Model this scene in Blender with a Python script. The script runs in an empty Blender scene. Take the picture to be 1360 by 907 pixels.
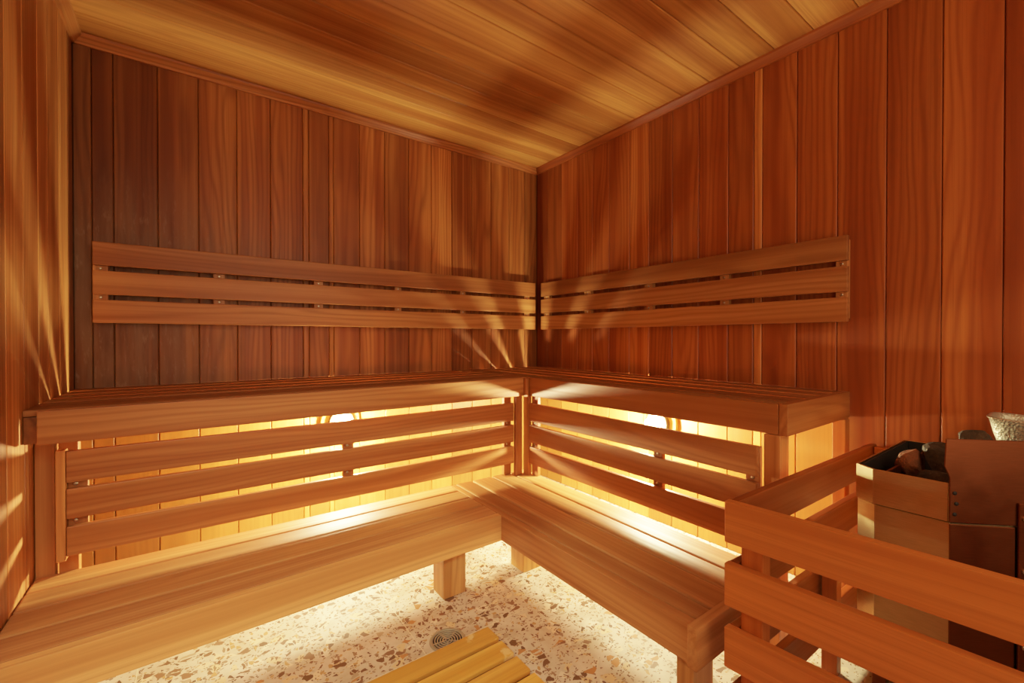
import bpy, bmesh, math, random
from mathutils import Vector, Matrix
random.seed(7)
C = bpy.context.scene.collection
Z0 = 0.96                     # camera eye height above the floor

# ------------------------------------------------------------------ materials
def nt(name):
    m = bpy.data.materials.new(name); m.use_nodes = True
    t = m.node_tree; b = t.nodes['Principled BSDF']
    return m, t, b

def node(t, typ, **kw):
    n = t.nodes.new(typ)
    for k, v in kw.items():
        if k.startswith('i_'):
            n.inputs[k[2:].replace('_', ' ')].default_value = v
        else:
            setattr(n, k, v)
    return n

def math_(t, op, a, b=None, c=None, clamp=False):
    n = t.nodes.new('ShaderNodeMath'); n.operation = op; n.use_clamp = clamp
    for i, x in enumerate((a, b, c)):
        if x is None: continue
        if isinstance(x, (int, float)): n.inputs[i].default_value = x
        else: t.links.new(x, n.inputs[i])
    return n.outputs[0]

def vmul(t, v, s):
    n = t.nodes.new('ShaderNodeVectorMath'); n.operation = 'MULTIPLY'
    t.links.new(v, n.inputs[0]); n.inputs[1].default_value = s
    return n.outputs[0]

def mixc(t, f, a, b, mode='MIX'):
    n = t.nodes.new('ShaderNodeMix'); n.data_type = 'RGBA'; n.blend_type = mode
    for k, x in ((0, f), (6, a), (7, b)):
        if isinstance(x, (int, float)): n.inputs[k].default_value = x
        elif isinstance(x, tuple): n.inputs[k].default_value = x + (1,) if len(x) == 3 else x
        else: t.links.new(x, n.inputs[k])
    return n.outputs[2]

def noise(t, vec, scale=1, detail=2, rough=.5):
    n = node(t, 'ShaderNodeTexNoise'); n.inputs['Scale'].default_value = scale
    n.inputs['Detail'].default_value = detail; n.inputs['Roughness'].default_value = rough
    t.links.new(vec, n.inputs['Vector'])
    return n.outputs['Fac']

def remap(t, x, a, b, c=0, d=1, smooth=False):
    n = t.nodes.new('ShaderNodeMapRange'); n.clamp = True
    if smooth: n.interpolation_type = 'SMOOTHSTEP'
    t.links.new(x, n.inputs[0])
    for i, v in enumerate((a, b, c, d)): n.inputs[i + 1].default_value = v
    return n.outputs[0]

def wood(name, dark, mid, light, rough=.42, stain=False, worn=False, ringk=.5, spec=.35, band=15, pale=0):
    m, t, b = nt(name)
    g = node(t, 'ShaderNodeAttribute', attribute_name='grain').outputs['Vector']
    tint = node(t, 'ShaderNodeAttribute', attribute_name='tint').outputs['Color']
    sx = node(t, 'ShaderNodeSeparateXYZ'); t.links.new(g, sx.inputs[0])
    nA = noise(t, vmul(t, g, (.75, 6.5, 6.5)), 1, 2, .45)
    nB = noise(t, vmul(t, g, (.35, 60, 60)), 1, 3, .6)
    nC = noise(t, vmul(t, g, (.28, band, band)), 1, 2, .5)
    nD = noise(t, vmul(t, g, (3.5, 260, 260)), 1, 2, .6)
    ph = math_(t, 'ADD', math_(t, 'MULTIPLY', sx.outputs[1], 300), math_(t, 'MULTIPLY', nA, 46))
    ring = math_(t, 'MULTIPLY_ADD', math_(t, 'SINE', ph), .5, .5)
    ring = math_(t, 'POWER', ring, 2.2)
    col = mixc(t, remap(t, nC, .38, .66), mid, light)
    col = mixc(t, remap(t, nC, .5, .28, 0, .55), col, dark)
    col = mixc(t, math_(t, 'MULTIPLY', ring, ringk), col, dark)
    col = mixc(t, remap(t, nB, .35, .75, 0, .45), col, dark)
    col = mixc(t, remap(t, nD, .52, .78, 0, .42), col, dark)
    col = mixc(t, 1.0, col, tint, 'MULTIPLY')
    pos = node(t, 'ShaderNodeNewGeometry').outputs['Position']
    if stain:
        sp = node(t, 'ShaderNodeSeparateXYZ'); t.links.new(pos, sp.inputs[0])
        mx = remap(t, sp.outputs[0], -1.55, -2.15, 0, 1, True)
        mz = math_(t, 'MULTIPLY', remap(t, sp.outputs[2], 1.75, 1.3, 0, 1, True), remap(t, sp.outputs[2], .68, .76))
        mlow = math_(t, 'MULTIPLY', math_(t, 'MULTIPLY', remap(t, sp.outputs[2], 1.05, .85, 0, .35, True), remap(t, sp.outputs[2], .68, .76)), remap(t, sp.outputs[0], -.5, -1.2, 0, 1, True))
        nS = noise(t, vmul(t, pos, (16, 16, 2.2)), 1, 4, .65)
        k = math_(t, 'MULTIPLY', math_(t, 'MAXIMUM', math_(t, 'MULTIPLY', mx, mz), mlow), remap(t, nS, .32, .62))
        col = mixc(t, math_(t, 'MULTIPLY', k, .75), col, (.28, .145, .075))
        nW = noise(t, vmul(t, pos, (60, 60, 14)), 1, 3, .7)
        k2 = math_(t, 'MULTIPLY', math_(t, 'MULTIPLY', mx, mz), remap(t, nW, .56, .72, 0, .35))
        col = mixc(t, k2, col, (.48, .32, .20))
    if pale:                                  # golden lamp light behind the benches, put into the board colour
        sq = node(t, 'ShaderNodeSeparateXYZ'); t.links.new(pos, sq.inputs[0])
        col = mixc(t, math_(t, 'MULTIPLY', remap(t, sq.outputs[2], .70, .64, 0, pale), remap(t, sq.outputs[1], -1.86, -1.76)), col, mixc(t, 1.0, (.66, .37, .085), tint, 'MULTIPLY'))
    if worn:
        nW = noise(t, vmul(t, pos, (9, 9, 9)), 1, 4, .6)
        col = mixc(t, remap(t, nW, .62, .66, 0, .6), col, (.85, .62, .3))
    t.links.new(col, b.inputs['Base Color'])
    t.links.new(remap(t, nB, .3, .8, rough - .06, rough + .1), b.inputs['Roughness'])
    b.inputs['Specular IOR Level'].default_value = spec
    bump = node(t, 'ShaderNodeBump'); bump.inputs['Strength'].default_value = .12; bump.inputs['Distance'].default_value = .002
    t.links.new(nD, bump.inputs['Height']); t.links.new(bump.outputs[0], b.inputs['Normal'])
    return m

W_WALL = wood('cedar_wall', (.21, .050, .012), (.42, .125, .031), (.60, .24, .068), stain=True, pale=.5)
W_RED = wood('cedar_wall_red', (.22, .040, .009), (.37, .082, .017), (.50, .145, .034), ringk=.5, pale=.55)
W_LEFT = wood('cedar_wall_left', (.30, .085, .022), (.48, .17, .048), (.64, .29, .095))
W_CEIL = wood('cedar_ceiling', (.25, .072, .018), (.46, .172, .043), (.66, .31, .09), ringk=.25, band=9)

W_BENCH = wood('cedar_bench', (.30, .095, .026), (.47, .175, .052), (.60, .265, .09))
W_SEAT = wood('cedar_seat', (.31, .115, .038), (.50, .215, .075), (.64, .32, .125), ringk=.3, rough=.55, spec=.2)
W_FENCE = wood('cedar_fence', (.34, .085, .016), (.54, .150, .030), (.64, .20, .045), ringk=.22)
W_DUCK = wood('duckboard_pine', (.44, .18, .03), (.66, .33, .06), (.80, .45, .11), worn=True, ringk=.25)
W_POST = wood('pine_post', (.36, .16, .05), (.58, .30, .10), (.72, .42, .17), ringk=.45)

def simple(name, col, rough=.5, metal=0, emit=None, strength=0):
    m, t, b = nt(name)
    b.inputs['Base Color'].default_value = col + (1,)
    b.inputs['Roughness'].default_value = rough; b.inputs['Metallic'].default_value = metal
    if emit:
        b.inputs['Emission Color'].default_value = emit + (1,); b.inputs['Emission Strength'].default_value = strength
    return m

def steel(name, col, rough):
    m, t, b = nt(name)
    tc = node(t, 'ShaderNodeTexCoord').outputs['Object']
    n1 = noise(t, vmul(t, tc, (30, 30, 700)), 1, 3, .6)
    n2 = noise(t, vmul(t, tc, (9, 9, 9)), 1, 3, .6)
    b.inputs['Metallic'].default_value = 1
    t.links.new(mixc(t, remap(t, n1, .3, .7), col, tuple(c * .82 for c in col)), b.inputs['Base Color'])
    t.links.new(remap(t, n2, .3, .7, rough - .06, rough + .08), b.inputs['Roughness'])
    bump = node(t, 'ShaderNodeBump'); bump.inputs['Strength'].default_value = .08; bump.inputs['Distance'].default_value = .001
    t.links.new(n1, bump.inputs['Height']); t.links.new(bump.outputs[0], b.inputs['Normal'])
    return m
M_STEEL = steel('brushed_steel', (.80, .58, .30), .33)  # golden reflection of the bench is put into the steel colour
M_STEEL_REFL = steel('steel_red_reflection', (.27, .085, .035), .42)  # red-brown reflection of the room's wood is put into this steel colour
M_BLACK = simple('black_inside', (.012, .008, .006), .7)
M_SCREW = simple('screw_metal', (.7, .62, .5), .3, 1)
M_COLLAR = simple('lamp_collar_metal', (.10, .06, .03), .5)
M_PLATE = simple('lamp_plate_brass', (.62, .40, .10), .45)
M_GLASS = simple('lamp_frosted_glass', (1, .9, .7), .4, 0, (1, .91, .52), 2800)

def hammered():
    m, t, b = nt('hammered_metal')
    tc = node(t, 'ShaderNodeTexCoord').outputs['Object']
    v = node(t, 'ShaderNodeTexVoronoi'); v.inputs['Scale'].default_value = 170; t.links.new(tc, v.inputs['Vector'])
    b.inputs['Base Color'].default_value = (.62, .56, .44, 1); b.inputs['Metallic'].default_value = .8; b.inputs['Roughness'].default_value = .52
    n = noise(t, tc, 90, 3, .6)
    h = math_(t, 'ADD', v.outputs['Distance'], n)
    bump = node(t, 'ShaderNodeBump'); bump.inputs['Strength'].default_value = .5; bump.inputs['Distance'].default_value = .0025
    t.links.new(h, bump.inputs['Height']); t.links.new(bump.outputs[0], b.inputs['Normal'])
    return m
M_HAMMER = hammered()

def rock(name, a, c):
    m, t, b = nt(name)
    tc = node(t, 'ShaderNodeTexCoord').outputs['Object']
    n = noise(t, tc, 28, 5, .7); n2 = noise(t, tc, 120, 3, .7)
    col = mixc(t, remap(t, n, .35, .65), a, c)
    col = mixc(t, remap(t, n2, .6, .75, 0, .5), col, (.24, .13, .06))
    t.links.new(col, b.inputs['Base Color']); b.inputs['Roughness'].default_value = .75
    bump = node(t, 'ShaderNodeBump'); bump.inputs['Strength'].default_value = .7; bump.inputs['Distance'].default_value = .006
    t.links.new(n2, bump.inputs['Height']); t.links.new(bump.outputs[0], b.inputs['Normal'])
    return m
M_ROCK = rock('dark_rock', (.022, .014, .007), (.085, .05, .022))
M_ROCKR = rock('rust_rock', (.11, .032, .010), (.30, .09, .022))

def terrazzo():
    m, t, b = nt('terrazzo')
    pos = node(t, 'ShaderNodeNewGeometry').outputs['Position']
    warp = node(t, 'ShaderNodeTexNoise'); warp.inputs['Scale'].default_value = 22; t.links.new(pos, warp.inputs['Vector'])
    add = node(t, 'ShaderNodeVectorMath', operation='MULTIPLY_ADD'); t.links.new(warp.outputs['Color'], add.inputs[0])
    add.inputs[1].default_value = (.03, .03, .03); t.links.new(pos, add.inputs[2]); p = add.outputs[0]
    base = mixc(t, remap(t, noise(t, pos, 9, 4, .6), .35, .65), (.50, .40, .29), (.66, .57, .46))
    def chips(scale, thr, off, pal, edge, sq=(1, 1, 1)):
        nonlocal base
        sh = node(t, 'ShaderNodeVectorMath', operation='ADD'); t.links.new(vmul(t, p, sq), sh.inputs[0]); sh.inputs[1].default_value = off
        v = node(t, 'ShaderNodeTexVoronoi', voronoi_dimensions='2D'); v.inputs['Scale'].default_value = scale; t.links.new(sh.outputs[0], v.inputs['Vector'])
        e = node(t, 'ShaderNodeTexVoronoi', voronoi_dimensions='2D', feature='DISTANCE_TO_EDGE'); e.inputs['Scale'].default_value = scale; t.links.new(sh.outputs[0], e.inputs['Vector'])
        s = node(t, 'ShaderNodeSeparateColor'); t.links.new(v.outputs['Color'], s.inputs[0])
        r = node(t, 'ShaderNodeValToRGB'); r.color_ramp.interpolation = 'CONSTANT'
        cr = r.color_ramp
        for i, c in enumerate(pal):
            el = cr.elements[i] if i < 2 else cr.elements.new(.5)
            el.color = c + (1,)
        for i in range(len(pal)): cr.elements[i].position = i / len(pal)
        t.links.new(s.outputs[1], r.inputs[0])
        # random minimum size per cell makes the chips uneven
        em = math_(t, 'MULTIPLY_ADD', s.outputs[2], edge, edge * .35)
        k = math_(t, 'MULTIPLY', math_(t, 'LESS_THAN', s.outputs[0], thr), math_(t, 'GREATER_THAN', e.outputs['Distance'], em))
        base = mixc(t, k, base, r.outputs[0])
    pal1 = [(.17, .085, .04), (.22, .115, .06), (.40, .30, .20), (.46, .22, .08), (.15, .075, .035), (.24, .13, .07)]
    pal2 = [(.20, .10, .05), (.30, .18, .10), (.46, .27, .11), (.16, .08, .04), (.30, .2, .13)]
    chips(30, .16, (1, 15, 0), [(.72, .62, .48), (.66, .50, .30), (.70, .57, .40)], .12)
    chips(120, .26, (3, 7, 0), pal2, .2, (1, 1.4, 1))
    chips(62, .19, (11, 2, 0), pal2, .17, (1.4, 1, 1))
    chips(36, .13, (5, 5, 0), pal1, .16, (1, 1.35, 1))
    sp = node(t, 'ShaderNodeSeparateXYZ'); t.links.new(pos, sp.inputs[0])
    def line(o, off):
        f = math_(t, 'ABSOLUTE', math_(t, 'SUBTRACT', math_(t, 'FRACT', math_(t, 'ADD', math_(t, 'DIVIDE', math_(t, 'SUBTRACT', o, off), .70), 50.5)), .5))
        return math_(t, 'LESS_THAN', f, .0021)
    g = math_(t, 'MAXIMUM', line(sp.outputs[0], -1.395), line(sp.outputs[1], -1.168))
    base = mixc(t, math_(t, 'MULTIPLY', g, .8), base, (.74, .64, .46))
    t.links.new(base, b.inputs['Base Color']); b.inputs['Roughness'].default_value = .6; b.inputs['Specular IOR Level'].default_value = .2
    return m
M_FLOOR = terrazzo()

# ------------------------------------------------------------------ geometry
class MB:
    """collects boards and other solids, links them as ONE mesh object"""
    def __init__(s): s.v = []; s.f = []; s.g = []; s.t = []; s.smooth = []
    def _add(s, bm, ax, tint, smooth=False):
        u, v, w = [Vector(a).normalized() for a in ax]
        th = random.uniform(0, math.pi); off = Vector([random.uniform(0, 60) for _ in range(3)])
        c, d = math.cos(th), math.sin(th)
        base = len(s.v)
        bm.verts.index_update()
        for vt in bm.verts:
            p = vt.co; a, b2, e = p.dot(u), p.dot(v), p.dot(w)
            s.v.append(p.copy()); s.g.append((a + off.x, b2 * c + e * d + off.y, -b2 * d + e * c + off.z)); s.t.append(tint)
        for f in bm.faces:
            s.f.append([q.index + base for q in f.verts]); s.smooth.append(smooth)
        bm.free()
    def prism(s, plan, z0, z1, grain='u', tint=None, bev=.003, seg=2, var=.10):
        """plan: 3+ (x,y) corners; grain 'u' runs along the first edge, 'z' upright"""
        if tint is None:
            k = 1 + random.uniform(-var, var); tint = (k, k * (1 + random.uniform(-var, var) * .45), k * (1 + random.uniform(-var, var) * .6))
        bm = bmesh.new()
        a = sum(plan[i][0] * plan[(i + 1) % len(plan)][1] - plan[(i + 1) % len(plan)][0] * plan[i][1] for i in range(len(plan)))
        pl = plan if a > 0 else plan[::-1]
        lo = [bm.verts.new((x, y, z0)) for x, y in pl]; hi = [bm.verts.new((x, y, z1)) for x, y in pl]
        n = len(pl)
        bm.faces.new(lo[::-1]); bm.faces.new(hi)
        for i in range(n): bm.faces.new((lo[i], lo[(i + 1) % n], hi[(i + 1) % n], hi[i]))
        if bev: bmesh.ops.bevel(bm, geom=list(bm.edges), offset=bev, segments=seg, profile=.6, affect='EDGES', clamp_overlap=True)
        e = Vector((plan[1][0] - plan[0][0], plan[1][1] - plan[0][1], 0)).normalized(); pr = Vector((-e.y, e.x, 0)); z = Vector((0, 0, 1))
        s._add(bm, (e, z, pr) if grain == 'u' else (z, e, pr), tint)
        return s
    def box(s, x0, x1, y0, y1, z0, z1, axis='x', **k):
        if axis == 'x': return s.prism([(x0, y0), (x1, y0), (x1, y1), (x0, y1)], z0, z1, 'u', **k)
        if axis == 'y': return s.prism([(x0, y0), (x0, y1), (x1, y1), (x1, y0)], z0, z1, 'u', **k)
        return s.prism([(x0, y0), (x1, y0), (x1, y1), (x0, y1)], z0, z1, 'z', **k)
    def extrude(s, prof, axis, a0, a1, tint=(1, 1, 1)):
        """profile of (p,z) points swept along x (p=y) or y (p=x)"""
        bm = bmesh.new()
        mk = (lambda a, p, z: (a, p, z)) if axis == 'x' else (lambda a, p, z: (p, a, z))
        A = [bm.verts.new(mk(a0, *q)) for q in prof]; B = [bm.verts.new(mk(a1, *q)) for q in prof]; n = len(prof)
        bm.faces.new(A); bm.faces.new(B[::-1])
        for i in range(n): bm.faces.new((A[i], B[i], B[(i + 1) % n], A[(i + 1) % n]))
        bmesh.ops.recalc_face_normals(bm, faces=bm.faces)
        e = (1, 0, 0) if axis == 'x' else (0, 1, 0); p = (0, 1, 0) if axis == 'x' else (1, 0, 0)
        s._add(bm, (e, p, (0, 0, 1)), tint); return s
    def lathe(s, prof, origin, axis, n=40, tint=(1, 1, 1), smooth=True):
        """profile of (r,h) about a direction"""
        ax = Vector(axis).normalized(); rot = Vector((0, 0, 1)).rotation_difference(ax).to_matrix(); o = Vector(origin)
        bm = bmesh.new(); rings = []
        for r, h in prof:
            if r < 1e-6: rings.append([bm.verts.new(o + rot @ Vector((0, 0, h)))])
            else: rings.append([bm.verts.new(o + rot @ Vector((r * math.cos(2 * math.pi * i / n), r * math.sin(2 * math.pi * i / n), h))) for i in range(n)])
        for A, B in zip(rings, rings[1:]):
            for i in range(n):
                j = (i + 1) % n
                q = [A[i % len(A)], A[j % len(A)], B[j % len(B)], B[i % len(B)]]
                q2 = []
                [q2.append(x) for x in q if x not in q2]
                if len(q2) > 2: bm.faces.new(q2)
        s._add(bm, ((1, 0, 0), (0, 1, 0), (0, 0, 1)), tint, smooth); return s
    def build(s, name, mat, parent=None):
        me = bpy.data.meshes.new(name)
        o = bpy.data.objects.new(name, me); C.objects.link(o)
        off = Vector((0, 0, 0)); q = parent
        while q is not None: off += q.location; q = q.parent
        if parent is None:
            xs = [p.x for p in s.v]; ys = [p.y for p in s.v]; zs = [p.z for p in s.v]
            off = Vector(((min(xs) + max(xs)) / 2, (min(ys) + max(ys)) / 2, min(zs))); o.location = off
        else: o.parent = parent
        me.from_pydata([tuple(p - off) for p in s.v], [], s.f)
        a = me.attributes.new('grain', 'FLOAT_VECTOR', 'POINT'); a.data.foreach_set('vector', [c for g in s.g for c in g])
        a = me.attributes.new('tint', 'FLOAT_COLOR', 'POINT'); a.data.foreach_set('color', [c for g in s.t for c in (*g, 1.0)])
        me.polygons.foreach_set('use_smooth', s.smooth)
        me.materials.append(mat); me.update()
        return o

def thing(name, loc, label, cat, group=None):
    o = bpy.data.objects.new(name, None); C.objects.link(o); o.location = loc; o.empty_display_size = .1
    o['label'] = label; o['category'] = cat
    if group: o['group'] = group
    return o
def tag(o, label, cat, group=None):
    o['label'] = label; o['category'] = cat
    if group: o['group'] = group
    return o
def struct(o): o['kind'] = 'structure'; return o
def lerp(a, b, t): return (a[0] + (b[0] - a[0]) * t, a[1] + (b[1] - a[1]) * t)

XC, YD, CEIL = -2.3385, -3.25, 1.185 + Z0      # left wall, wall behind the viewer, ceiling
# ------------------------------------------------------------------ setting
def plank_wall(name, mat, edges, place, tints, z1=CEIL):
    m = MB()
    for i, (a, b) in enumerate(zip(edges, edges[1:])):
        t = tints[i % len(tints)]
        lo, hi = min(a, b) + .0009, max(a, b) - .0009
        if place == 'A': m.box(lo, hi, 0, .02, 0, z1, 'z', tint=t, bev=.003, seg=1)
        if place == 'B': m.box(0, .02, lo, hi, 0, z1, 'z', tint=t, bev=.003, seg=1)
        if place == 'C': m.box(XC - .02, XC, lo, hi, 0, z1, 'z', tint=t, bev=.003, seg=1)
        if place == 'D': m.box(lo, hi, YD - .02, YD, 0, z1, 'z', tint=t, bev=.003, seg=1)
    dk = (.25, .22, .2)
    if place == 'A': m.box(XC - .05, .05, .021, .05, 0, z1, 'z', tint=dk, bev=0)
    if place == 'B': m.box(.021, .05, YD - .05, .0, 0, z1, 'z', tint=dk, bev=0)
    if place == 'C': m.box(XC - .05, XC - .021, YD - .05, .0, 0, z1, 'z', tint=dk, bev=0)
    if place == 'D': m.box(XC, 0, YD - .05, YD - .021, 0, z1, 'z', tint=dk, bev=0)
    return struct(m.build(name, mat))
eA = [XC, -2.3256 + .041, -2.2204, -2.0802, -1.9399, -1.7954, -1.6584, -1.5152, -1.488, -1.392, -1.3694, -1.2359, -1.097, -.955, -.8127, -.6762, -.5311, -.3881, -.2424, -.1076, 0]
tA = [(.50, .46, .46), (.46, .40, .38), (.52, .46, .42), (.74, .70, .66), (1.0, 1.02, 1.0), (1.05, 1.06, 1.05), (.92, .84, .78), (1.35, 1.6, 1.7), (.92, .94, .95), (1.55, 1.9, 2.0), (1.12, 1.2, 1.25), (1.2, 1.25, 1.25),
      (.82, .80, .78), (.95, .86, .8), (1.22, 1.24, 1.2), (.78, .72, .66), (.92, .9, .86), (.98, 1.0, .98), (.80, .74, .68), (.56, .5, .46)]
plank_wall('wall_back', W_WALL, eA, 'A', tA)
eB = [0, -.1137, -.2537, -.4037, -.5323, -.6631, -.8099, -.939, -1.0791, -1.2217, -1.3641, -1.476, -1.5101, -1.6424, -1.7795, -1.9233, -2.064, -2.1974] + [-2.1974 - .14 * i for i in range(1, 8)] + [YD]
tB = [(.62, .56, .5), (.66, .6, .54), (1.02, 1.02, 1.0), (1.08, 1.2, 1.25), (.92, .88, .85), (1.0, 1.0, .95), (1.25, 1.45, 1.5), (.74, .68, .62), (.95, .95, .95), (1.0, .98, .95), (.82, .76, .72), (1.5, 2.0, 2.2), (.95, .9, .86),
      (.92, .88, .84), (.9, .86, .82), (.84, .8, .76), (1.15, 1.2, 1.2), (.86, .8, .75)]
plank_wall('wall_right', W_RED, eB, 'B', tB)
eC = [0, -.0818, -.2178, -.3641, -.4737, -.6177, -.7602] + [-.7602 - .14 * i for i in range(1, 18)] + [YD]
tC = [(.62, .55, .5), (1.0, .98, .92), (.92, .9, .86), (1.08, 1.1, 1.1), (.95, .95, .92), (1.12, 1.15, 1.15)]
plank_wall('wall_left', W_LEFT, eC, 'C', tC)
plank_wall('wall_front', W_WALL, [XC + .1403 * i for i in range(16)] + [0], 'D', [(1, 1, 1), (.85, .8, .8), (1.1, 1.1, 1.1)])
m = MB()
y = -.03; ys = [0]
while y > YD: ys.append(y); y -= .14
ys.append(YD)
tCe = [(.9, .86, .8), (1.05, 1.05, 1.0), (1.18, 1.2, 1.2), (.92, .88, .84), (.98, .95, .9), (.9, .88, .84), (1.02, 1.0, .95), (1.12, 1.12, 1.1), (.98, .95, .9), (1.05, 1.02, 1.0), (.92, .86, .82)]
for i, (a, b) in enumerate(zip(ys, ys[1:])):
    m.box(XC, 0, b + .001, a - .001, CEIL, CEIL + .02, 'x', tint=tCe[i % len(tCe)], bev=.003, seg=1)
m.box(XC - .05, .05, YD - .05, .05, CEIL + .021, CEIL + .05, 'x', tint=(.3, .3, .3), bev=0)
struct(m.build('ceiling', W_CEIL))
m = MB(); m.box(XC - .05, .05, YD - .05, .05, -.06, 0, 'x', bev=0); struct(m.build('floor', M_FLOOR))
zt = 1.15 + Z0
def cove(sign=-1, o=0): return [(o, zt), (o + sign * .009, zt), (o + sign * .014, zt + .008), (o + sign * .032, CEIL - .008), (o + sign * .034, CEIL), (o, CEIL)]
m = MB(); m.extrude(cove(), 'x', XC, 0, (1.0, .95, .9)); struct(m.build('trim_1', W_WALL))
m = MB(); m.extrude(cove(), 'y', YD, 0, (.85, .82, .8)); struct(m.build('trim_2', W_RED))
m = MB(); m.extrude(cove(1, XC), 'y', YD, 0, (.9, .85, .8)); struct(m.build('trim_3', W_LEFT))

# ------------------------------------------------------------------ helper: screws
def screw(x, y, z, axis, parent):
    MB().lathe([(0, 0), (.005, 0), (.005, .0015), (.003, .0022), (0, .0022)], (x, y, z), axis, 12).build('screw', M_SCREW, parent)

# ------------------------------------------------------------------ wall backrests
bz = [.3762, .2848, .2646, .1713, .1511, .0609]; bz = [z + Z0 for z in bz]
tb = [(.86, .82, .78), (1.05, 1.05, 1.0), (1.12, 1.12, 1.08)]
r = thing('wall_back_support', (-1.17, 0, bz[5]), 'three-board cedar backrest on the back wall with stained planks, above the upper bench', 'backrest')
for i in range(3):
    MB().box(-2.2748, -.072, -.0753, -.0535, bz[2 * i + 1], bz[2 * i], 'x', tint=tb[i], bev=.0035).build('backrest_board', W_BENCH, r)
for a, b in ((-2.277, -2.232), (-1.89, -1.846), (-1.476, -1.433), (-1.06, -1.021), (-.647, -.61), (-.153, -.107)):
    bt = MB().box(a, b, -.053, -.0005, bz[5] + .012, bz[0] - .012, 'z', tint=(1.25, 1.35, 1.45)).build('batten', W_BENCH, r)
    for z in ((bz[1] + bz[2]) / 2, (bz[3] + bz[4]) / 2): screw((a + b) / 2, -.053, z, (0, -1, 0), bt)
r = thing('wall_back_support', (0, -.96, bz[5]), 'three-board cedar backrest on the red-toned right wall, ending above the heater fence', 'backrest')
for i in range(3):
    MB().box(-.046, -.0255, -1.826, -.098, bz[2 * i + 1], bz[2 * i], 'y', tint=[(.66, .6, .55), (.8, .74, .7), (.98, .95, .9)][i], bev=.0035).build('backrest_board', W_BENCH, r)
for a, b in ((-.164, -.11), (-.543, -.487), (-.981, -.93), (-1.381, -1.34), (-1.822, -1.783)):
    bt = MB().box(-.025, -.0005, a, b, bz[5] + .012, bz[0] - .012, 'z', tint=(1.2, 1.25, 1.3)).build('batten', W_BENCH, r)
    for z in ((bz[1] + bz[2]) / 2, (bz[3] + bz[4]) / 2): screw(-.025, (a + b) / 2, z, (-1, 0, 0), bt)

# ------------------------------------------------------------------ upper benches
zu1, zu0 = -.1973 + Z0, -.2913 + Z0
A0, A1 = (-2.305, -.672), (-.59, -.637)       # front line on the back-wall bench
B0, B1 = (-.59, -.61), (-.541, -1.80)         # front line on the right-wall bench
def offs(p, q, d):                             # line moved d metres to the right of p->q
    ex, ey = q[0] - p[0], q[1] - p[1]; l = math.hypot(ex, ey); return (p[0] - ey / l * d, p[1] + ex / l * d), (q[0] - ey / l * d, q[1] + ex / l * d)
gaps = [0, .1, .217, .34, .458]
XL = XC + .0006
r = thing('upper_bench', (-1.3, -.3, 0), 'upper cedar bench along the back wall, reaching to the left wall', 'bench')
fi = offs(A0, A1, .026)
MB().prism([A0, A1, fi[1], fi[0]], zu0, zu1 - .001, tint=(1.02, 1.0, .95)).build('fascia', W_BENCH, r)
m = MB()
for i in range(5):
    y0 = -gaps[i] - .012 if i else -.004
    if i < 4: y1 = -gaps[i + 1] + .012; m.prism([(XL, y1), (-.604, y1), (-.604, y0), (XL, y0)], zu1 - .018, zu1, tint=(.72, .62, .55), bev=.004)
    else: m.prism([(XL, fi[0][1] + .004), (-.604, fi[1][1] + .004), (-.604, y0), (XL, y0)], zu1 - .018, zu1, tint=(.66, .56, .5), bev=.004)
m.build('seat', W_SEAT, r)
MB().box(-2.3375, -2.309, -.640, -.49, zu0, zu1 - .019, 'y', tint=(.45, .36, .3)).build('light_block', W_BENCH, r)  # added at the wall to stop lamp light leaking past the fascia end
MB().box(-2.3, -.62, -.485, -.445, zu0, zu1 - .019, 'x').build('light_block_bearer', W_BENCH, r)  # board added under the last seat gap to block lamp light
for a, b, ya, yb in ((-2.3363, -2.295, -.5425, -.50), (-2.287, -2.244, -.5425, -.505)):
    MB().box(a, b, ya, yb, 0, zu0 if ya > -.63 else zu0, 'z', tint=(.9, .85, .8) if a < -2.3 else (1.2, 1.25, 1.25)).build('post', W_BENCH, r)
r = thing('upper_bench', (-.3, -.95, 0), 'upper cedar bench along the right wall, its boxed end facing the heater fence', 'bench')
fi = offs(B0, B1, .026)
MB().prism([B0, B1, fi[1], fi[0]], zu0, zu1 - .001, tint=(.86, .78, .72)).build('fascia', W_BENCH, r)
m = MB()
for i in range(5):
    x0 = -gaps[i] - .012 if i else -.004
    if i < 4: x1 = -gaps[i + 1] + .012; m.prism([(x1, -.004), (x1, -1.797), (x0, -1.797), (x0, -.004)], zu1 - .018, zu1, tint=(.68, .56, .5), bev=.004)
    else:
        m.prism([(-.602, -.004), (-.602, -.605), (x0, -.605), (x0, -.004)], zu1 - .018, zu1, tint=(.6, .5, .45), bev=.004)
        m.prism([(fi[0][0] + .004, -.607), (fi[1][0] + .004, -1.797), (x0, -1.797), (x0, -.607)], zu1 - .018, zu1, tint=(.62, .52, .46), bev=.004)
m.build('seat', W_SEAT, r)
MB().box(-.485, -.445, -1.79, -.62, zu0, zu1 - .019, 'y').build('light_block_bearer', W_BENCH, r)  # same added board here, blocks lamp light under the last gap
MB().prism([(-.541, -1.826), (-.002, -1.823), (-.002, -1.798), (-.541, -1.801)], zu0 - .001, zu1 + .001, tint=(.92, .86, .8)).build('end_panel', W_BENCH, r)
for x0, x1, y0, y1, k in ((-.548, -.485, -1.808, -1.762, 1.2), (-.075, -.028, -1.83, -1.79, .95)):
    MB().box(x0, x1, y0, y1, 0, zu0 - .001, 'z', tint=(k, k, k * .95)).build('post', W_BENCH, r)
MB().box(-.613, -.5925, -.659, -.6385, zu0 - .004, zu1 - .004, 'z', tint=(1.05, 1.0, .95)).build('corner_block', W_BENCH, r)
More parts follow.
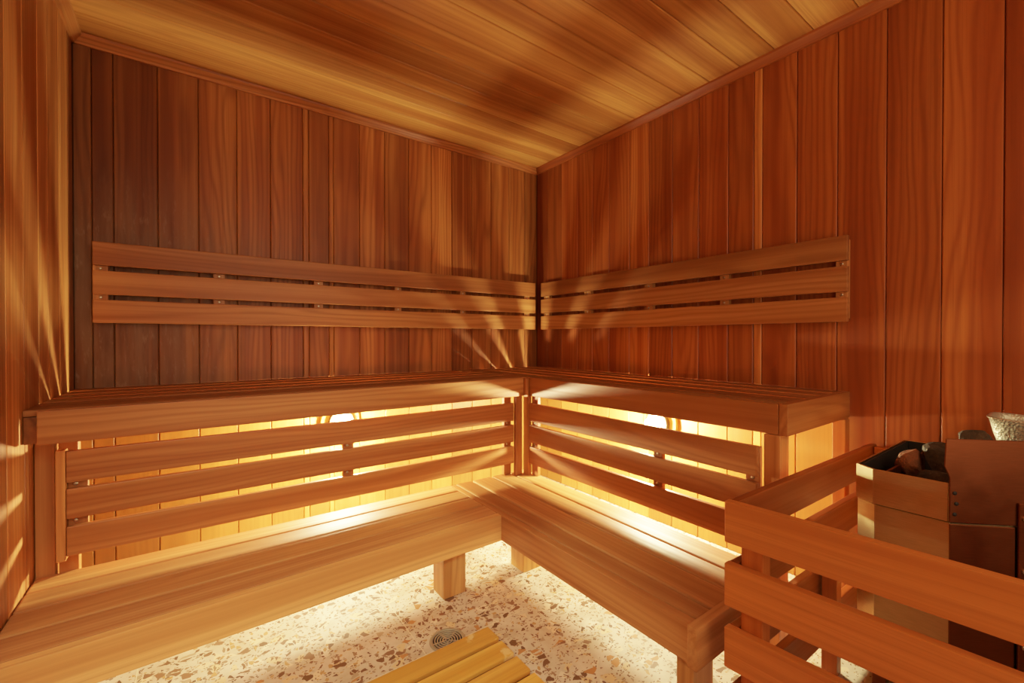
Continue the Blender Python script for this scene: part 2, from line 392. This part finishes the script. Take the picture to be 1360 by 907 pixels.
# corner posts under the meeting fascias
MB().box(-.585, -.565, -.6435, -.602, zu1 * 0 + .2625, zu0, 'z', tint=(.85, .78, .7)).build('post', W_BENCH, r)
MB().box(-.640, -.600, -.612, -.592, .2625, zu0, 'z', tint=(.8, .72, .66)).build('post', W_BENCH, r)

# ------------------------------------------------------------------ lower backrests
lz = [z + Z0 for z in (-.3291, -.4215, -.4402, -.5284, -.5505, -.6372)]
r = thing('bench_backrest', (-1.45, -.585, .27), 'three-board lower backrest of the back wall bench, round lamp glowing behind it', 'backrest')
for i in range(3):
    MB().box(-2.262, -.642, -.597, -.577, lz[2 * i + 1], lz[2 * i], 'x', tint=[(.78, .7, .66), (.9, .84, .8), (1.0, .95, .9)][i], bev=.0035).build('backrest_board', W_BENCH, r)
MB().box(-2.2835, -2.263, -.599, -.561, lz[5] - .012, lz[0] + .004, 'z', tint=(1.3, 1.35, 1.3)).build('end_strip', W_BENCH, r)
for a, b, z0, z1 in ((-2.262, -2.218, lz[5] + .02, lz[0] - .004), (-1.478, -1.437, lz[5] + .02, lz[0] - .02), (-.688, -.645, .264, zu0 - .001)):
    bt = MB().box(a, b, -.576, -.555, z0, z1, 'z', tint=(.85, .8, .75)).build('batten', W_BENCH, r)
    for z in ((lz[1] + lz[2]) / 2, (lz[3] + lz[4]) / 2): screw((a + b) / 2 - .005, -.576, z, (0, -1, 0), bt)
r = thing('bench_backrest', (-.57, -1.2, .27), 'three-board lower backrest of the right wall bench, a bare bright lamp shining above it', 'backrest')
for i in range(3):
    MB().box(-.583, -.563, -1.757, -.645, lz[2 * i + 1], lz[2 * i], 'y', tint=[(.85, .76, .7), (.82, .74, .68), (.9, .8, .74)][i], bev=.0035).build('backrest_board', W_BENCH, r)
for a, b, z0, z1 in ((-.69, -.645, .264, zu0 - .001), (-1.414, -1.3745, lz[5] + .02, lz[0] - .02), (-1.757, -1.715, lz[5] + .02, lz[0] - .004)):
    bt = MB().box(-.562, -.543, a, b, z0, z1, 'z', tint=(.85, .76, .7)).build('batten', W_BENCH, r)
    for z in ((lz[1] + lz[2]) / 2, (lz[3] + lz[4]) / 2): screw(-.562, (a + b) / 2, z, (-1, 0, 0), bt)

# ------------------------------------------------------------------ lower benches
zs1, zs0 = -.6981 + Z0, -.799 + Z0
F0, F1 = (XC + .004, -1.011), (-.9818, -.9755)
G0, G1 = (-.981, -.546), (-.9835, -1.786)
r = thing('lower_bench', (-1.65, -.77, 0), 'lower cedar bench along the back wall with pale front board and square leg', 'bench')
fi = offs(F0, F1, .028)
MB().prism([F0, F1, fi[1], fi[0]], zs0, zs1, tint=(1.5, 1.65, 1.6)).build('fascia', W_SEAT, r)
m = MB(); R0, R1 = (XC + .004, -.544), (-.9818, -.542)
fr = [0, .225, .47, .735, 1.0]
for i in range(4):
    a0, a1 = lerp(R0, fi[0], fr[i]), lerp(R1, fi[1], fr[i]); b0, b1 = lerp(R0, fi[0], fr[i + 1]), lerp(R1, fi[1], fr[i + 1])
    g = .0042
    m.prism([(b0[0], b0[1] + (g if i < 3 else .004)), (b1[0], b1[1] + (g if i < 3 else .004)), (a1[0], a1[1] - (g if i else 0)), (a0[0], a0[1] - (g if i else 0))], zs1 - .024, zs1, bev=.005, tint=[(1.15, 1.15, 1.1), (.98, .95, .92), (1.05, 1.05, 1.0), (.95, .92, .9)][i])
m.build('seat', W_SEAT, r)
MB().box(-1.224, -1.131, -.952, -.866, 0, zs0 + .03, 'z', tint=(.95, .9, .85)).build('leg', W_POST, r)
MB().box(-2.29, -2.2, -.955, -.868, 0, zs0 + .03, 'z').build('leg', W_POST, r)
r = thing('lower_bench', (-.77, -1.2, 0), 'lower cedar bench along the right wall, running from the room corner to the heater fence', 'bench')
fi = offs(G0, G1, .028)
MB().prism([G0, G1, fi[1], fi[0]], zs0, zs1, tint=(.92, .84, .76)).build('fascia', W_SEAT, r)
m = MB(); R0, R1 = (-.538, -.545), (-.552, -1.786)
xs0 = [-.538, -.638, -.747, -.862, fi[0][0] + .0045]; xs1 = [-.552, -.664, -.768, -.884, fi[1][0] + .0045]
for i in range(4):
    g = .0048
    if i < 3:
        m.prism([(xs0[i + 1] + g, -.545), (xs1[i + 1] + g, -1.786), (xs1[i] - (g if i else 0), -1.786), (xs0[i] - (g if i else 0), -.545)], zs1 - .024, zs1, bev=.005, tint=[(1.1, 1.1, 1.0), (.8, .72, .66), (.86, .78, .72)][i])
    else:
        m.prism([(xs0[4], -.545), (xs1[4], -1.786), (xs1[i] - g, -1.786), (xs0[i] - g, -.545)], zs1 - .024, zs1, bev=.005, tint=(.72, .64, .58))
m.build('seat', W_SEAT, r)
MB().box(-1.0, -.553, -1.813, -1.787, zs0 + .004, zs1 + .006, 'x', tint=(.95, .88, .8)).build('end_panel', W_SEAT, r)
MB().box(-.874, -.785, -.979, -.89, 0, zs0 + .03, 'z', tint=(1.15, 1.15, 1.05)).build('leg', W_POST, r)
MB().box(-.952, -.858, -1.775, -1.728, 0, zs0 + .03, 'z', tint=(.8, .65, .5)).build('leg', W_POST, r)

# ------------------------------------------------------------------ lamps
def bulkhead(loc, n, label):
    r = thing('wall_lamp', loc, label, 'lamp', 'wall lamps under the benches')
    o = Vector(loc)
    MB().lathe([(0, .0005), (.098, .0005), (.1, .004), (.1, .016), (.094, .022), (.062, .024), (0, .024)], o, n).build('back_plate', M_PLATE, r)
    MB().lathe([(.062, .024), (.064, .03), (.064, .046), (.058, .05), (.04, .05), (0, .05)], o, n).build('collar', M_COLLAR, r)
    MB().lathe([(.030, .0505), (.033, .058), (.033, .088), (.029, .102), (.018, .110), (0, .113)], o, n).build('glass_globe', M_GLASS, r)
bulkhead((-1.342, 0, .525), (0, -1, 0), 'round wall lamp behind the lower backrest of the back wall, its brass plate showing')
bulkhead((0, -1.02, .525), (-1, 0, 0), 'glaring wall lamp behind the lower backrest of the right wall')

# ------------------------------------------------------------------ heater fence
r = thing('heater_fence', (-.95, -2.3, 0), 'orange-brown cedar guard fence of wide boards around the sauna heater', 'fence')
fz = [(-.3752, -.4709), (-.5194, -.6173), (-.6674, -.7603), (-.812, -.905)]
P0, P1 = (-.970, -1.862), (-.908, -2.78)
pi = offs(P1, P0, -.022); pi = (pi[1], pi[0])
# front boards
pin = [(P0[0] + .022, P0[1]), (P1[0] + .022, P1[1])]
for a, b in fz:
    MB().prism([P0, P1, pin[1], pin[0]], Z0 + b, Z0 + a, tint=(1.0 + random.uniform(-.04, .06),) * 3, bev=.003).build('fence_board', W_FENCE, r)
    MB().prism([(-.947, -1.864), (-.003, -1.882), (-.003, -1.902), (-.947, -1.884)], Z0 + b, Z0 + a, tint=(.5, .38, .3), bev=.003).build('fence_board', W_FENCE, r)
    MB().prism([(-.885, -2.758), (-.003, -2.758), (-.003, -2.778), (-.885, -2.778)], Z0 + b, Z0 + a, tint=(.8, .7, .6), bev=.003).build('fence_board', W_FENCE, r)
for x0, x1, y0, y1 in ((-.944, -.905, -1.935, -1.888), (-.906, -.872, -2.745, -2.70), (-.50, -.465, -1.938, -1.9), (-.045, -.004, -1.945, -1.904), (-.045, -.004, -2.755, -2.712)):
    MB().box(x0, x1, y0, y1, 0, .33 if x0 == -.50 else Z0 - (.46 if x0 == -.944 else .38), 'z', tint=(.85, .75, .68)).build('post', W_FENCE, r)

# ------------------------------------------------------------------ heater
r = thing('sauna_heater', (-.3, -2.25, 0), 'brushed steel electric sauna heater with angled front, standing inside the guard fence', 'heater')
hp = [(-.045, -1.983), (-.507, -1.982), (-.540, -2.027), (-.541, -2.166), (-.26, -2.447), (-.045, -2.447)]
def shell(plan, z0, z1, th, mat, name, close=False):
    """sheet-metal ring with thickness th"""
    cx = sum(p[0] for p in plan) / len(plan); cy = sum(p[1] for p in plan) / len(plan)
    inn = [(p[0] + (cx - p[0]) * th / .25, p[1] + (cy - p[1]) * th / .25) for p in plan]
    m = MB(); n = len(plan)
    for i in range(n):
        j = (i + 1) % n
        m.prism([plan[i], plan[j], inn[j], inn[i]], z0, z1, bev=.0012, seg=1, tint=(1, 1, 1))
    return m.build(name, mat, r)
body = shell([(x * .994 - .001, y * 1.0 + (.003 if y < -2.2 else -.003)) for x, y in hp], Z0 - .86, Z0 - .4305, .006, M_STEEL, 'body')
band = shell(hp, Z0 - .428, Z0 - .338, .006, M_STEEL, 'top_band')
m = MB(); m.prism([(x * .985 - .004, y + (.008 if y < -2.2 else -.008)) for x, y in hp], Z0 - .60, Z0 - .47, bev=0); m.build('inner_tray', M_BLACK, r)
# dark liner standing inside the rim
m = MB()
m.box(-.50, -.05, -1.997, -1.992, Z0 - .47, Z0 - .339, 'x', bev=0); m.box(-.057, -.052, -2.43, -1.998, Z0 - .47, Z0 - .339, 'y', bev=0)
m.build('liner', M_BLACK, r)
m = MB(); m.prism([(-.515, -2.036), (-.13, -2.046), (-.13, -2.052), (-.515, -2.042)], Z0 - .46, Z0 - .352, bev=.001); m.build('divider', M_STEEL_REFL, r)
# tall guard plate on the angled front: outline in (s along the face, z)
d45 = Vector((.7071, -.7071, 0)); n45 = Vector((-.7071, -.7071, 0)); o = Vector((-.5415, -2.1665, 0))
def plate(pts, th, off, mat, name, parent, bev=.0015):
    bm = bmesh.new()
    A = [bm.verts.new(o + d45 * s_ + n45 * (off + th) + Vector((0, 0, z + Z0))) for s_, z in pts]; B = [bm.verts.new(o + d45 * s_ + n45 * off + Vector((0, 0, z + Z0))) for s_, z in pts]
    n = len(pts); bm.faces.new(A); bm.faces.new(B[::-1])
    for i in range(n): bm.faces.new((A[i], B[i], B[(i + 1) % n], A[(i + 1) % n]))
    bmesh.ops.recalc_face_normals(bm, faces=bm.faces)
    bmesh.ops.bevel(bm, geom=list(bm.edges), offset=bev, segments=1, affect='EDGES')
    mm = MB(); mm._add(bm, (d45, (0, 0, 1), n45), (1, 1, 1)); return mm.build(name, mat, parent)
gp = plate([(0, -.4275), (0, -.324), (-.011, -.298), (-.008, -.233), (.405, -.233), (.408, -.298), (.397, -.324), (.397, -.4275)], .003, .0008, M_STEEL_REFL, 'guard_plate', r)
for z, s_ in ((-.3589, .010), (-.3833, .0135), (-.4081, .010)):
    p = o + d45 * s_ + n45 * .0038 + Vector((0, 0, z + Z0)); MB().lathe([(0, 0), (.0045, 0), (.0045, .001), (0, .0016)], p, n45, 14).build('rivet', M_BLACK, gp)
fp = plate([(0, -.855), (0, -.4315), (.132, -.4315), (.132, -.855)], .003, .0008, M_STEEL_REFL, 'front_panel', r)
cp = plate([(.1335, -.855), (.1335, -.374), (.265, -.374), (.265, -.855)], .006, .0045, M_STEEL_REFL, 'control_cover', r)
for z in (-.408, -.527, -.70):
    p = o + d45 * .1435 + n45 * .0106 + Vector((0, 0, z + Z0)); MB().lathe([(0, 0), (.0055, 0), (.005, .003), (0, .0042)], p, n45, 14).build('rivet', M_SCREW, cp)
for x, y_ in ((-.48, -2.03), (-.10, -2.03), (-.10, -2.40), (-.30, -2.37)):
    MB().box(x - .015, x + .015, y_ - .015, y_ + .015, 0, Z0 - .858, 'z', bev=.002).build('foot', M_STEEL_REFL, r)

# ------------------------------------------------------------------ stones
def stone(name, c, rad, seed, mat, label, sq=(1, 1, 1)):
    rnd = random.Random(seed); bm = bmesh.new()
    bmesh.ops.create_icosphere(bm, subdivisions=3, radius=1)
    pl = [(Vector((rnd.gauss(0, 1), rnd.gauss(0, 1), rnd.gauss(0, 1))).normalized(), rnd.uniform(.55, .82)) for _ in range(13)]
    for v in bm.verts:
        for n, d in pl:
            k = v.co.dot(n)
            if k > d: v.co -= n * (k - d) * .96
        v.co *= 1 + rnd.uniform(-.018, .018)
        v.co = Vector((v.co.x * sq[0], v.co.y * sq[1], v.co.z * sq[2])) * rad + Vector(c)
    m = MB(); m._add(bm, ((1, 0, 0), (0, 1, 0), (0, 0, 1)), (1, 1, 1)); o_ = m.build(name, mat)
    return tag(o_, label, 'stone', 'heater stones')
zt_ = Z0 - .34
stone('heater_stone', (-.332, -2.056, Z0 - .352), .043, 3, M_ROCKR, 'rusty-orange angular stone leaning on the heater divider, left of the dark stones', (1, .9, 1.05))
stone('heater_stone', (-.300, -2.122, Z0 - .334), .060, 5, M_ROCK, 'largest dark jagged stone beside the upright guard plate of the heater', (1.1, .85, 1.1))
stone('heater_stone', (-.40, -2.118, Z0 - .372), .05, 8, M_ROCK, 'low mottled green-brown stone just behind the steel rim of the heater', (1.1, .9, .8))
stone('heater_stone', (-.455, -2.075, Z0 - .40), .032, 11, M_ROCK, 'small dark stone low in the front corner of the heater, below the rusty one', (1, 1, .9))
stone('heater_stone', (-.30, -2.185, Z0 - .274), .044, 14, M_ROCK, 'dark stone topping the heap, peeping over the guard plate before the metal pan', (1.1, 1, .95))

# ------------------------------------------------------------------ metal pan on the heater
def pan():
    prof = [(.80, 0), (.86, .006), (.93, .035), (1.0, .075), (1.03, .079), (1.03, .083), (.985, .083), (.95, .07), (.90, .035), (.84, .012), (.0, .010)]
    n = 72; bm = bmesh.new(); rings = []
    for k, h in [(0, 0)] + prof:
        ring = []
        for i in range(n):
            a = 2 * math.pi * i / n; c, s_ = math.cos(a), math.sin(a); e = 2 / 5.5
            ring.append(bm.verts.new((math.copysign(abs(c) ** e, c) * .075 * k, math.copysign(abs(s_) ** e, s_) * .15 * k, h)))
        rings.append(ring)
    for A, B in zip(rings, rings[1:]):
        for i in range(n): bm.faces.new((A[i], A[(i + 1) % n], B[(i + 1) % n], B[i]))
    bmesh.ops.remove_doubles(bm, verts=bm.verts, dist=1e-5)
    bmesh.ops.recalc_face_normals(bm, faces=bm.faces)
    bmesh.ops.transform(bm, matrix=Matrix.Translation((-.135, -2.335, Z0 - .305)) @ Matrix.Rotation(math.radians(3), 4, 'X'), verts=bm.verts)
    m = MB(); m._add(bm, ((1, 0, 0), (0, 1, 0), (0, 0, 1)), (1, 1, 1), True); return m.build('water_pan', M_HAMMER)
tag(pan(), 'hammered silvery metal pan with thin rim on the heater, beside the right wall', 'pan')

# ------------------------------------------------------------------ duckboard
r = thing('duckboard', (-1.6, -1.55, 0), 'yellowish slatted wooden duckboard mat lying on the terrazzo beside the drain', 'duckboard')
m = MB(); y = -1.238
for i in range(8):
    ex = -1.217 - .001 * (i % 3)
    m.box(-1.98, ex, y - .063, y, .040, .055, 'x', bev=.003, tint=[(.9, .85, .75), (1.1, 1.1, 1.05), (.98, .9, .8), (1.12, 1.1, 1.0)][i % 4])
    m.box(-1.979, ex - .001, y - .062, y - .001, .022, .0405, 'x', bev=.002, tint=(.22, .13, .1)); y -= .0775  # dark lower slab: shade in the gaps, put into its colour
m.build('slat_deck', W_DUCK, r)
for x in (-1.30, -1.6, -1.9): MB().box(x - .02, x + .02, y + .02, -1.25, 0, .0215, 'y', tint=(.7, .6, .5)).build('runner', W_DUCK, r)

# ------------------------------------------------------------------ floor drain
r = thing('floor_drain', (-1.3124, -1.1509, 0), 'round metal floor drain with slotted rings set in the terrazzo, beside the duckboard', 'drain')
o_ = Vector((-1.3124, -1.1509, 0))
MB().lathe([(0, .0004), (.052, .0004)], o_, (0, 0, 1), 48).build('sump', M_BLACK, r)
M_DRAIN = simple('drain_metal', (.32, .29, .21), .45, .2)
m = MB(); m.lathe([(.0465, .0006), (.0465, .003), (.055, .003), (.0575, .001), (.0575, .0004)], o_, (0, 0, 1), 64)
m.build('rim', M_DRAIN, r)
m = MB()
for ra in (.0045, .013, .0215, .030, .0385):
    m.lathe([(ra, .0006), (ra, .003), (ra + .0036, .003), (ra + .0036, .0006)], o_, (0, 0, 1), 48)
for k in range(5):
    a = 2 * math.pi * k / 5 + .5; e = Vector((math.cos(a), math.sin(a))); p = Vector((-e.y, e.x)) * .0022
    q = Vector(o_.xy)
    m.prism([tuple(q + e * .006 - p), tuple(q + e * .047 - p), tuple(q + e * .047 + p), tuple(q + e * .006 + p)], .0008, .0028, bev=0, tint=(1, 1, 1))
m.build('grate', M_DRAIN, r)

# ------------------------------------------------------------------ light
def area(name, loc, target, w, h, power, col):
    d = bpy.data.lights.new(name, 'AREA'); d.shape = 'RECTANGLE'; d.size = w; d.size_y = h; d.energy = power; d.color = col
    o = bpy.data.objects.new(name, d); C.objects.link(o); o.location = loc
    o.rotation_euler = (Vector(target) - Vector(loc)).to_track_quat('-Z', 'Y').to_euler(); return o
area('fill_light', (-1.3, -3.15, 1.3), (-1.2, 0, .9), 1.6, 1.6, 25, (1, .75, .45))  # unseen soft fill added behind the viewer, no door modelled
d = bpy.data.lights.new('low_light', 'SPOT'); d.energy = 95; d.color = (1, .88, .62); d.spot_size = math.radians(82); d.spot_blend = 1; d.shadow_soft_size = .25  # unseen spot added to brighten floor, duckboard and lower fascia
lo = bpy.data.objects.new('low_light', d); C.objects.link(lo); lo.location = (-2.2, -2.1, 1.35)
lo.rotation_euler = (Vector((-1.72, -1.2, .05)) - lo.location).to_track_quat('-Z', 'Y').to_euler()
w = bpy.data.worlds.new('World'); bpy.context.scene.world = w; w.use_nodes = True
w.node_tree.nodes['Background'].inputs[0].default_value = (.3, .2, .1, 1); w.node_tree.nodes['Background'].inputs[1].default_value = .2

# ------------------------------------------------------------------ camera
R = [[0.8072942514703676, -0.5901491173563648, -0.000104], [0.0042644, 0.0056572, 0.9999749], [0.590133718893738, 0.8072744360846676, -0.0070837]]
cd = bpy.data.cameras.new('camera'); cam = bpy.data.objects.new('camera', cd); C.objects.link(cam)
cd.sensor_fit = 'HORIZONTAL'; cd.sensor_width = 36; cd.lens = 577.781 / 1360 * 36; cd.clip_start = .02
M = Matrix.Identity(4)
for i in range(3): M[i][0], M[i][1], M[i][2] = R[0][i], R[1][i], -R[2][i]
M[0][3], M[1][3], M[2][3] = -1.9592525, -2.3827668, Z0
cam.matrix_world = M
sc = bpy.context.scene; sc.camera = cam
sc.view_settings.view_transform = 'Standard'; sc.view_settings.look = 'None'; sc.view_settings.exposure = 0
vs = sc.view_settings; vs.use_curve_mapping = True; cm = vs.curve_mapping
WL = 5.0                                     # soft highlight shoulder, so the lamp-lit boards keep their colour
cm.white_level = (WL, WL, WL); cm.black_level = (0, 0, 0)
cv = cm.curves[3]
pts = [(0, 0), (.1, .1), (.2, .2), (.3, .29), (.45, .40), (.65, .515), (.9, .63), (1.3, .755), (2, .88), (3, .96), (5, 1)]
while len(cv.points) < len(pts): cv.points.new(.5, .5)
for p, (a, b) in zip(cv.points, pts): p.location = (a / WL, b); p.handle_type = 'VECTOR'
cm.update()
sc.cycles.max_bounces = 10; sc.cycles.diffuse_bounces = 6; sc.cycles.sample_clamp_indirect = 6
